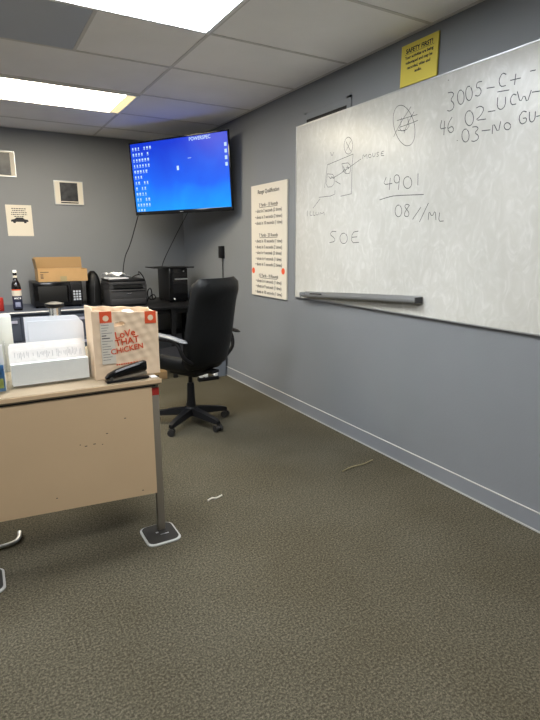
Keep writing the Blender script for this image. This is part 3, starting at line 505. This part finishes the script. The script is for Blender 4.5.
# backrest
rings = []; NB = 22
for i in range(NB+1):
    v = i/NB; z = .468+.647*v
    e = min(1, math.sqrt(max(0, 1-(1-min(v, .12)/.12)**2))+.05) if v < .12 else (math.sqrt(max(.0, 1-((v-.93)/.07)**2))*.75+.25 if v > .93 else 1)
    hw = (.212+.022*math.sin(math.pi*min(1, v*1.0)))*(.84+.16*e) - (.0*v)
    hd = (.045+.016*math.exp(-((v-.86)/.08)**2)+.01*math.exp(-((v-.3)/.15)**2))*max(.22, e)
    cy = -.21-.125*v**1.15
    rings.append(sup(hw, hd, cy, z, wing=.055))
bk = part('backrest', MB().loft(rings), 'leather', ch)
rings = []
for i in range(9):
    v = i/8; z = .955+.14*v; e = math.sqrt(max(.03, 1-(2*v-1)**2))
    rings.append(sup(.195*(.75+.25*e), .034*e, -.21-.125*((z-.46)/.65)**1.15+.055, z, wing=.05))
part('headrest_pad', MB().loft(rings), 'leather', bk)
for s in (-1, 1):
    part('piping', MB().tube([(s*.205, -.215+.095, .52), (s*.222, -.262+.095, .70), (s*.222, -.305+.095, .90), (s*.205, -.335+.095, 1.06)], .006), 'leather', bk)
# seat
rings = []
for i in range(9):
    v = i/8; z = .45+.11*v; e = math.sqrt(max(.04, 1-(2*v-1)**2))
    rings.append(sup(.180+.03*e, .215+.03*e, .03, z-.0, ex=.5))
part('seat', MB().loft(rings), 'leather', ch)
part('seat_plate', MB().box(-.1, -.14, .40, .1, .12, .452, bev=.01), 'black', ch)
part('back_bracket', MB().box(-.04, -.25, .43, .04, -.12, .452, bev=.004), 'black', ch)
part('tilt_lever', MB().tube([(.09, 0, .43), (.15, .0, .43), (.20, .0, .435)], .007), 'black', ch)
for s in (-1, 1):
    a = part('armrest', MB().tube([(s*.19, .12, .49), (s*.275, .18, .52), (s*.295, .17, .63), (s*.292, .10, .695), (s*.292, 0, .70), (s*.292, -.10, .70), (s*.292, -.17, .685), (s*.275, -.20, .58), (s*.19, -.20, .53)], .014, n=10), 'black', ch)
    part('arm_pad', MB().loft([[(s*.29+.030*math.cos(j*math.tau/12)*k, y, z+.014*math.sin(j*math.tau/12)*k) for j in range(12)] for y, z, k in ((-.25, .695, .3), (-.22, .70, .9), (-.1, .718, 1), (.05, .728, 1), (.15, .728, .95), (.18, .72, .3))]), 'armpad' if s < 0 else 'black', a)
part('gas_lift', MB().cyl((0, 0, .10), (0, 0, .401), .016).lathe((0, 0, .11), [(.036, 0), (.03, .10), (.027, .20), (.024, .215)]), 'black', ch)
hub = part('star_base', MB().lathe((0, 0, .075), [(.048, 0), (.052, .02), (.045, .055), (.034, .065)]), 'black', ch)
for k in range(5):
    a = R(-26)+R(0+72*k)+R(2); c, s = math.cos(a), math.sin(a)
    def q(r, t, z): return (r*c-t*s, r*s+t*c, z)
    part('base_arm', MB().loft([[q(r, -w_, zl), q(r, w_, zl), q(r, w_*.8, zh), q(r, -w_*.8, zh)] for r, w_, zl, zh in ((.03, .034, .080, .130), (.15, .028, .070, .115), (.27, .022, .060, .092), (.295, .015, .060, .082))]), 'black', ch)
    cs = MB(); b2 = a+R(40+55*k)
    dx, dy = math.cos(b2), math.sin(b2)
    cx, cy = .285*c, .285*s
    cs.cyl((cx-dx*.028, cy-dy*.028, .0265), (cx-dx*.010, cy-dy*.010, .0265), .026, n=18).cyl((cx+dx*.010, cy+dy*.010, .0265), (cx+dx*.028, cy+dy*.028, .0265), .026, n=18)
    cs.cyl((cx-dx*.010, cy-dy*.010, .03), (cx+dx*.010, cy+dy*.010, .03), .017, n=14).cyl((cx, cy, .04), (cx, cy, .066), .008)
    part('caster', cs, 'rubber', ch)

# ---------------------------------------------------------------- foreground desk
DX0, DX1, DY0, DY1 = -.16, .668, 2.13, 3.05
t = thing('steel_desk', 'beige steel desk with tube legs and round-cornered floor plates', 'desk', (.25, 2.6, 0))
def D(x0, y0, z0, x1, y1, z1): return (x0-.25, y0-2.6, z0, x1-.25, y1-2.6, z1)
tp = part('desktop', MB().box(*D(DX0, DY0, .734, DX1, DY1, .762), bev=.004), 'beige_top', t)
part('edge_band', MB().box(*D(DX0, DY0-.005, .742, DX1+.003, DY0-.0005, .759)), 'beige', tp, smooth=False)
part('edge_groove', MB().box(*D(DX0, DY0+.002, .7285, .645, DY0+.02, .7338)), 'slot', tp, smooth=False)
part('end_panel', MB().prism([(DX0+.02-.25, .262), (DX0+.02-.25, .728), (.629-.25, .728), (.629-.25, .217)], 'y', DY0+.008-2.6, DY0+.022-2.6), 'beige', t, smooth=False)
part('side_panel', MB().box(*D(.60, DY0+.08, .40, .618, DY1-.06, .728)), 'beige', t, smooth=False)
nk = MB(); rnd = random.Random(2)
for x, z in ((.33, .505), (.365, .508), (.40, .50), (.31, .515), (.50, .60), (.42, .545), (.56, .245), (.2, .3)): nk.box(*D(x, DY0+.0068, z, x+.004+rnd.random()*.006, DY0+.0079, z+.003))
part('paint_chips', nk, 'ink', t, smooth=False)
def leg(x, y, label=None):
    lg = part('leg', MB().box(x-.25-.0165, y-2.6-.0145, .012, x-.25+.0165, y-2.6+.0145, .7335, bev=.003), 'grey_metal', t)
    # rounded floor plate, pale rim round a dark pad
    def rr(hw, hd, r, z, n=6):
        out = []
        for cx, cy, a0 in ((hw-r, hd-r, 0), (-hw+r, hd-r, 90), (-hw+r, -hd+r, 180), (hw-r, -hd+r, 270)):
            for i in range(n+1): a = R(a0+90*i/n); out.append((x-.25-.016+cx+r*math.cos(a), y-2.6-.032+cy+r*math.sin(a), z))
        return out
    fp = part('floor_plate', MB().loft([rr(.080, .088, .035, .001), rr(.080, .088, .035, .006), rr(.076, .084, .033, .009)]), 'basetrim', t)
    part('plate_pad', MB().loft([rr(.071, .079, .03, .0092), rr(.071, .079, .03, .0112)]), 'mattop', fp)
    part('plate_mark', MB().box(x-.25-.02, y-2.6-.052, .0113, x-.25+.02, y-2.6-.046, .0118).box(x-.25-.035, y-2.6-.03, .0113, x-.25-.022, y-2.6-.02, .0118), 'alu', fp, smooth=False)
    return lg
lg = leg(.649, DY0+.040); leg(-.085, DY0+.038); leg(-.085, DY1-.05)
part('red_tape', MB().box(.649-.25-.0172, DY0+.040-2.6-.0152, .680, .649-.25+.0172, DY0+.040-2.6+.0152, .715), 'red', lg, smooth=False)
tag(MB().tube([(-.25, 2.38, .012), (-.05, 2.38, .012), (.03, 2.385, .012), (.055, 2.42, .013), (.058, 2.46, .02)], .009).build('bent_metal_foot', 'alu'), 'bent silver metal rod lying on the carpet under the beige desk', 'rod')

Z = .763
KS = .968   # everything standing on the desk is a touch smaller than first measured
desk_before = set(COL.objects)
# paper bag
bg = thing('paper_bag', 'brown paper takeaway bag with orange lettering standing on the beige desk', 'bag', (.572, 2.365, Z), R(1))
def bagz(u): return .312-.022*u
bm = MB(); nu, nv = 56, 56; bwid, bdep = .148, .07
def crump(x, z, k): return .0014*math.sin(x*37+z*23+k)+.0010*math.sin(z*51-x*13+k*2)
def panel(fn, hole=False):
    vs = [[bm.bm.verts.new(fn(i/nu, j/nv)) for j in range(nv+1)] for i in range(nu+1)]
    for i in range(nu):
        for j in range(nv):
            if hole:
                cx = (i+.5)/nu; cz = (j+.5)/nv
                if ((cx-.40)/.085)**2+((cz-.81-.08*(cx-.4))/.022)**2 < 1: continue
            bm.bm.faces.new((vs[i][j], vs[i+1][j], vs[i+1][j+1], vs[i][j+1]))
ed = lambda u, v: min(1, 6*min(u, 1-u))*min(1, 5*v)
panel(lambda u, v: (-bwid+2*bwid*u, -bdep+crump(u, v, 0)*ed(u, v), v*(bagz(u)+.002*math.sin(u*19))), True)
panel(lambda u, v: (-bwid+2*bwid*u, bdep+crump(u, v, 3)*ed(u, v), v*(bagz(u)+.008+.002*math.sin(u*23+1))))
panel(lambda u, v: (-bwid+.014*math.sin(math.pi*u)*v, -bdep+2*bdep*u, v*(bagz(0)+.012*u)))
panel(lambda u, v: (bwid-.014*math.sin(math.pi*u)*v, -bdep+2*bdep*u, v*(bagz(1)+.012*u)))
panel(lambda u, v: (-bwid+2*bwid*u, -bdep+2*bdep*v, .001))
o = part('bag_shell', bm, 'kraft', bg); md = o.modifiers.new('s', 'SOLIDIFY'); md.thickness = .0012
fy = -bdep-.0075
for x0, z0, s in ((-.115, .250, .052), (.086, .240, .052)):
    st = part('sticker', MB().box(x0, fy+.003, z0, x0+s, fy+.0036, z0+s*1.08), 'orange', bg, smooth=False)
    part('sticker_mark', MB().cyl((x0+s*.5, fy+.0024, z0+s*.5), (x0+s*.5, fy+.0029, z0+s*.5), .013, n=20), 'kraft', st)
rc = part('receipt', MB().box(-.116, fy+.003, .07, -.055, fy+.0038, .256), 'cream', bg, smooth=False)
rl = MB(); rnd = random.Random(9)
for i in range(14):
    z = .245-i*.012; rl.box(-.111, fy+.0024, z, -.111+.02+.03*rnd.random(), fy+.0029, z+(.004 if i in (4, 5) else .0016))
part('receipt_print', rl, 'ink', rc, smooth=False)
text('hand_lettering', [('LoVe', .016, .186, .044, 'CENTER'), ('THAT', .020, .152, .042, 'CENTER'), ('CHiCKEN', .014, .119, .035, 'CENTER')], 'orange', bg, face_y(0, fy+.003, 0) @ Matrix.Rotation(R(7), 4, 'Z') @ Matrix.Scale(1, 4))
lw = MB(); rnd = random.Random(4); x = -.055
while x < .06: l = .005+.006*rnd.random(); lw.box(x, fy+.0024, .062+x*.05, x+l, fy+.003, .068+x*.05); x += l+.004
part('printed_line', lw, 'orange', bg, smooth=False)
tag(MB().lathe((.60, 2.37, 1.0), [(.004, 0), (.02, .012), (.034, .03), (.030, .052), (.014, .062), (.003, .064)], n=9).build('paper_napkin', 'paper', smooth=False), 'white crumpled napkin sticking out of the paper bag', 'napkin')

# stapler
t = thing('stapler', 'black desktop stapler lying in front of the paper bag', 'stapler', (.55, 2.232, Z), R(3))
part('stapler_base', MB().box(-.095, -.018, .001, .095, .018, .010, bev=.003), 'black', t)
part('magazine', MB().box(-.085, -.010, .013, .088, .010, .026, bev=.002, rot=Matrix.Rotation(R(-4), 3, 'Y')), 'grey_metal', t)
rings = []
for x, zl, zh, w_ in ((-.098, .018, .026, .010), (-.085, .016, .040, .017), (-.05, .020, .056, .020), (0, .026, .068, .020), (.05, .031, .078, .019), (.078, .034, .083, .018), (.086, .038, .080, .015)):
    zc, zr = (zl+zh)/2, (zh-zl)/2
    rings.append([(x, w_*math.copysign(abs(math.cos(a))**.6, math.cos(a)), zc+zr*math.copysign(abs(math.sin(a))**.6, math.sin(a))) for a in [j*math.tau/20 for j in range(20)]])
part('stapler_arm', MB().loft(rings), 'blackgloss', t)
part('hinge', MB().cyl((-.075, -.019, .02), (-.075, .019, .02), .008), 'chrome', t)
tag(MB().box(.655, 2.22, Z+.0005, .682, 2.26, Z+.002).build('paper_slip', 'paper', smooth=False), 'small white paper slip at the front right corner of the beige desk', 'paper')

# clear document holder with forms
t = thing('document_holder', 'clear acrylic document holder full of forms on the beige desk', 'holder', (.250, 2.40, Z), R(1.5))
part('base', MB().box(-.165, -.075, .0, .162, .085, .004), 'acrylic', t, smooth=False)
part('front_panel', MB().box(-.165, -.078, .0045, .162, -.0745, .105), 'acrylic', t, smooth=False)
part('back_panel', MB().box(-.165, .084, .0045, .162, .088, .17), 'acrylic', t, smooth=False)
for x in (-.167, .1645): part('side_panel', MB().prism([(-.078, .0), (.088, .0), (.088, .17), (-.078, .105)], 'x', x-.001, x+.001), 'acrylic', t, smooth=False)
rl = Matrix.Rotation(R(-9), 3, 'X')
o = tag(MB().box(-.155, -.068, .010, .155, -.042, .102).build('form_pad', 'pagelines', smooth=False, loc=(.250, 2.40, Z)), 'thick white pad of forms in the front pocket of the clear holder', 'papers'); o.rotation_euler.z = R(1.5)
t = thing('printed_forms', 'fanned printed forms leaning in the middle of the clear holder', 'papers', (.250, 2.40, Z), R(1.5))
for k in range(5):
    dx = (k*37 % 5-2)*.003
    part('sheet', MB().box(-.15+dx, -.034+k*.010, .010, .15+dx, -.028+k*.010, .152+k*.006, rot=rl, piv=(0, -.03+k*.01, .010)), 'printed', t, smooth=False)
fp_ = MB(); rnd = random.Random(21)
for i in range(46):
    x = -.135+i*.006; z1 = .146-rnd.random()*.012; z0 = .108+rnd.random()*.02
    if rnd.random() < .75: fp_.box(x, -.0352, z0, x+.0016+.001*rnd.random(), -.0342, z1, rot=rl, piv=(0, -.03, .010))
part('form_print', fp_, 'faint', t, smooth=False)
# white folder with a rounded corner
pr = [(-.085, .02), (.15, .02), (.15, .235)]
pr += [(.125+.025*math.cos(R(a)), .252+.025*math.sin(R(a))) for a in range(0, 91, 15)]
pr += [(-.085, .281)]
o = tag(MB().prism(pr, 'y', .064, .068).build('white_folder', 'paperblue', smooth=False, loc=(.258, 2.405, Z)), 'tall blank white folder with a rounded corner at the back of the clear holder', 'folder'); o.rotation_euler.z = R(1.5)
tag(MB().box(.068, .0585, .20, .074, .0605, .235).build('paper_clip', 'ink', smooth=False, loc=(.258, 2.405, Z)), 'dark clip on the face of the tall white folder', 'clip')
pr2 = [(x+.012, max(z-.018, .012)) for x, z in pr]
o = tag(MB().prism(pr2, 'y', .054, .058).build('white_divider', 'paperblue', smooth=False, loc=(.258, 2.405, Z)), 'shorter white divider card in front of the tall white folder', 'divider'); o.rotation_euler.z = R(1.5)

# brochure holder at the left edge
t = thing('brochure_holder', 'clear acrylic brochure holder at the left edge of the beige desk', 'holder', (-.036, 2.33, Z), R(-4))
part('base', MB().box(-.115, -.045, .0, .115, .055, .004), 'acrylic', t, smooth=False)
part('front_panel', MB().box(-.115, -.047, .0045, .115, -.0445, .12), 'acrylic', t, smooth=False)
part('back_panel', MB().box(-.115, .053, .0045, .115, .056, .20), 'acrylic', t, smooth=False)
for x in (-.1165, .1165): part('side_panel', MB().prism([(-.047, .0), (.056, .0), (.056, .20), (-.047, .12)], 'x', x-.001, x+.001), 'acrylic', t, smooth=False)
t = thing('brochure', 'blue and green printed brochure in the clear holder at left edge', 'brochure', (-.036, 2.33, Z), R(-4))
part('cover', MB().box(-.105, -.036, .006, .105, -.030, .115), 'blueprint', t, smooth=False)
part('cover_panel', MB().box(-.09, -.0385, .02, .10, -.0365, .06), 'greenprint', t, smooth=False)
t = thing('leaflet', 'white leaflet with a black mark standing behind the blue brochure', 'leaflet', (-.036, 2.33, Z), R(-4))
part('sheet', MB().box(-.10, -.020, .006, .108, -.012, .196), 'paper', t, smooth=False)
part('black_mark', MB().prism([(.06, .183), (.098, .186), (.094, .178), (.075, .175)], 'y', -.0215, -.0203), 'ink', t, smooth=False)
# cylinder and tumbler
t = thing('paper_roll', 'white paper roll standing at the left edge of the beige desk', 'roll', (.075, 2.72, Z))
part('roll', MB().lathe((0, 0, 0), [(.058, 0), (.06, .003), (.06, .262), (.057, .266)]), 'roll', t)
part('core', MB().lathe((0, 0, .2662), [(.02, 0), (.02, .001)]), 'card', t)
t = thing('tumbler', 'slim silver tumbler with a wide black lid behind the papers', 'tumbler', (.338, 2.75, Z))
part('cup', MB().lathe((0, 0, 0), [(.024, 0), (.026, .003), (.028, .285)]), 'chrome', t)
part('lid', MB().lathe((0, 0, .2855), [(.036, 0), (.045, .008), (.045, .02), (.02, .028)]), 'black', t)

for o in [o for o in COL.objects if o not in desk_before and o.parent is None]:
    baked = o.location.length < 1e-6
    o.location.x *= KS; o.location.y *= KS
    if baked: o.location.z = Z*(1-KS)
    o.scale = (KS, KS, KS)
# debris on the carpet
tag(MB().tube([(1.80, 2.25, .007), (1.88, 2.27, .009), (1.97, 2.262, .008), (2.06, 2.28, .012)], .0036, n=6).build('twig', 'straw'), 'thin straw-coloured twig on the carpet near the right wall', 'twig')
tag(MB().tube([(.955, 2.325, .004), (.985, 2.335, .008), (1.0, 2.325, .004), (1.045, 2.34, .005)], .005, n=6).build('plastic_scrap', 'cream'), 'tiny pale scrap of plastic on the carpet right of the desk', 'scrap')
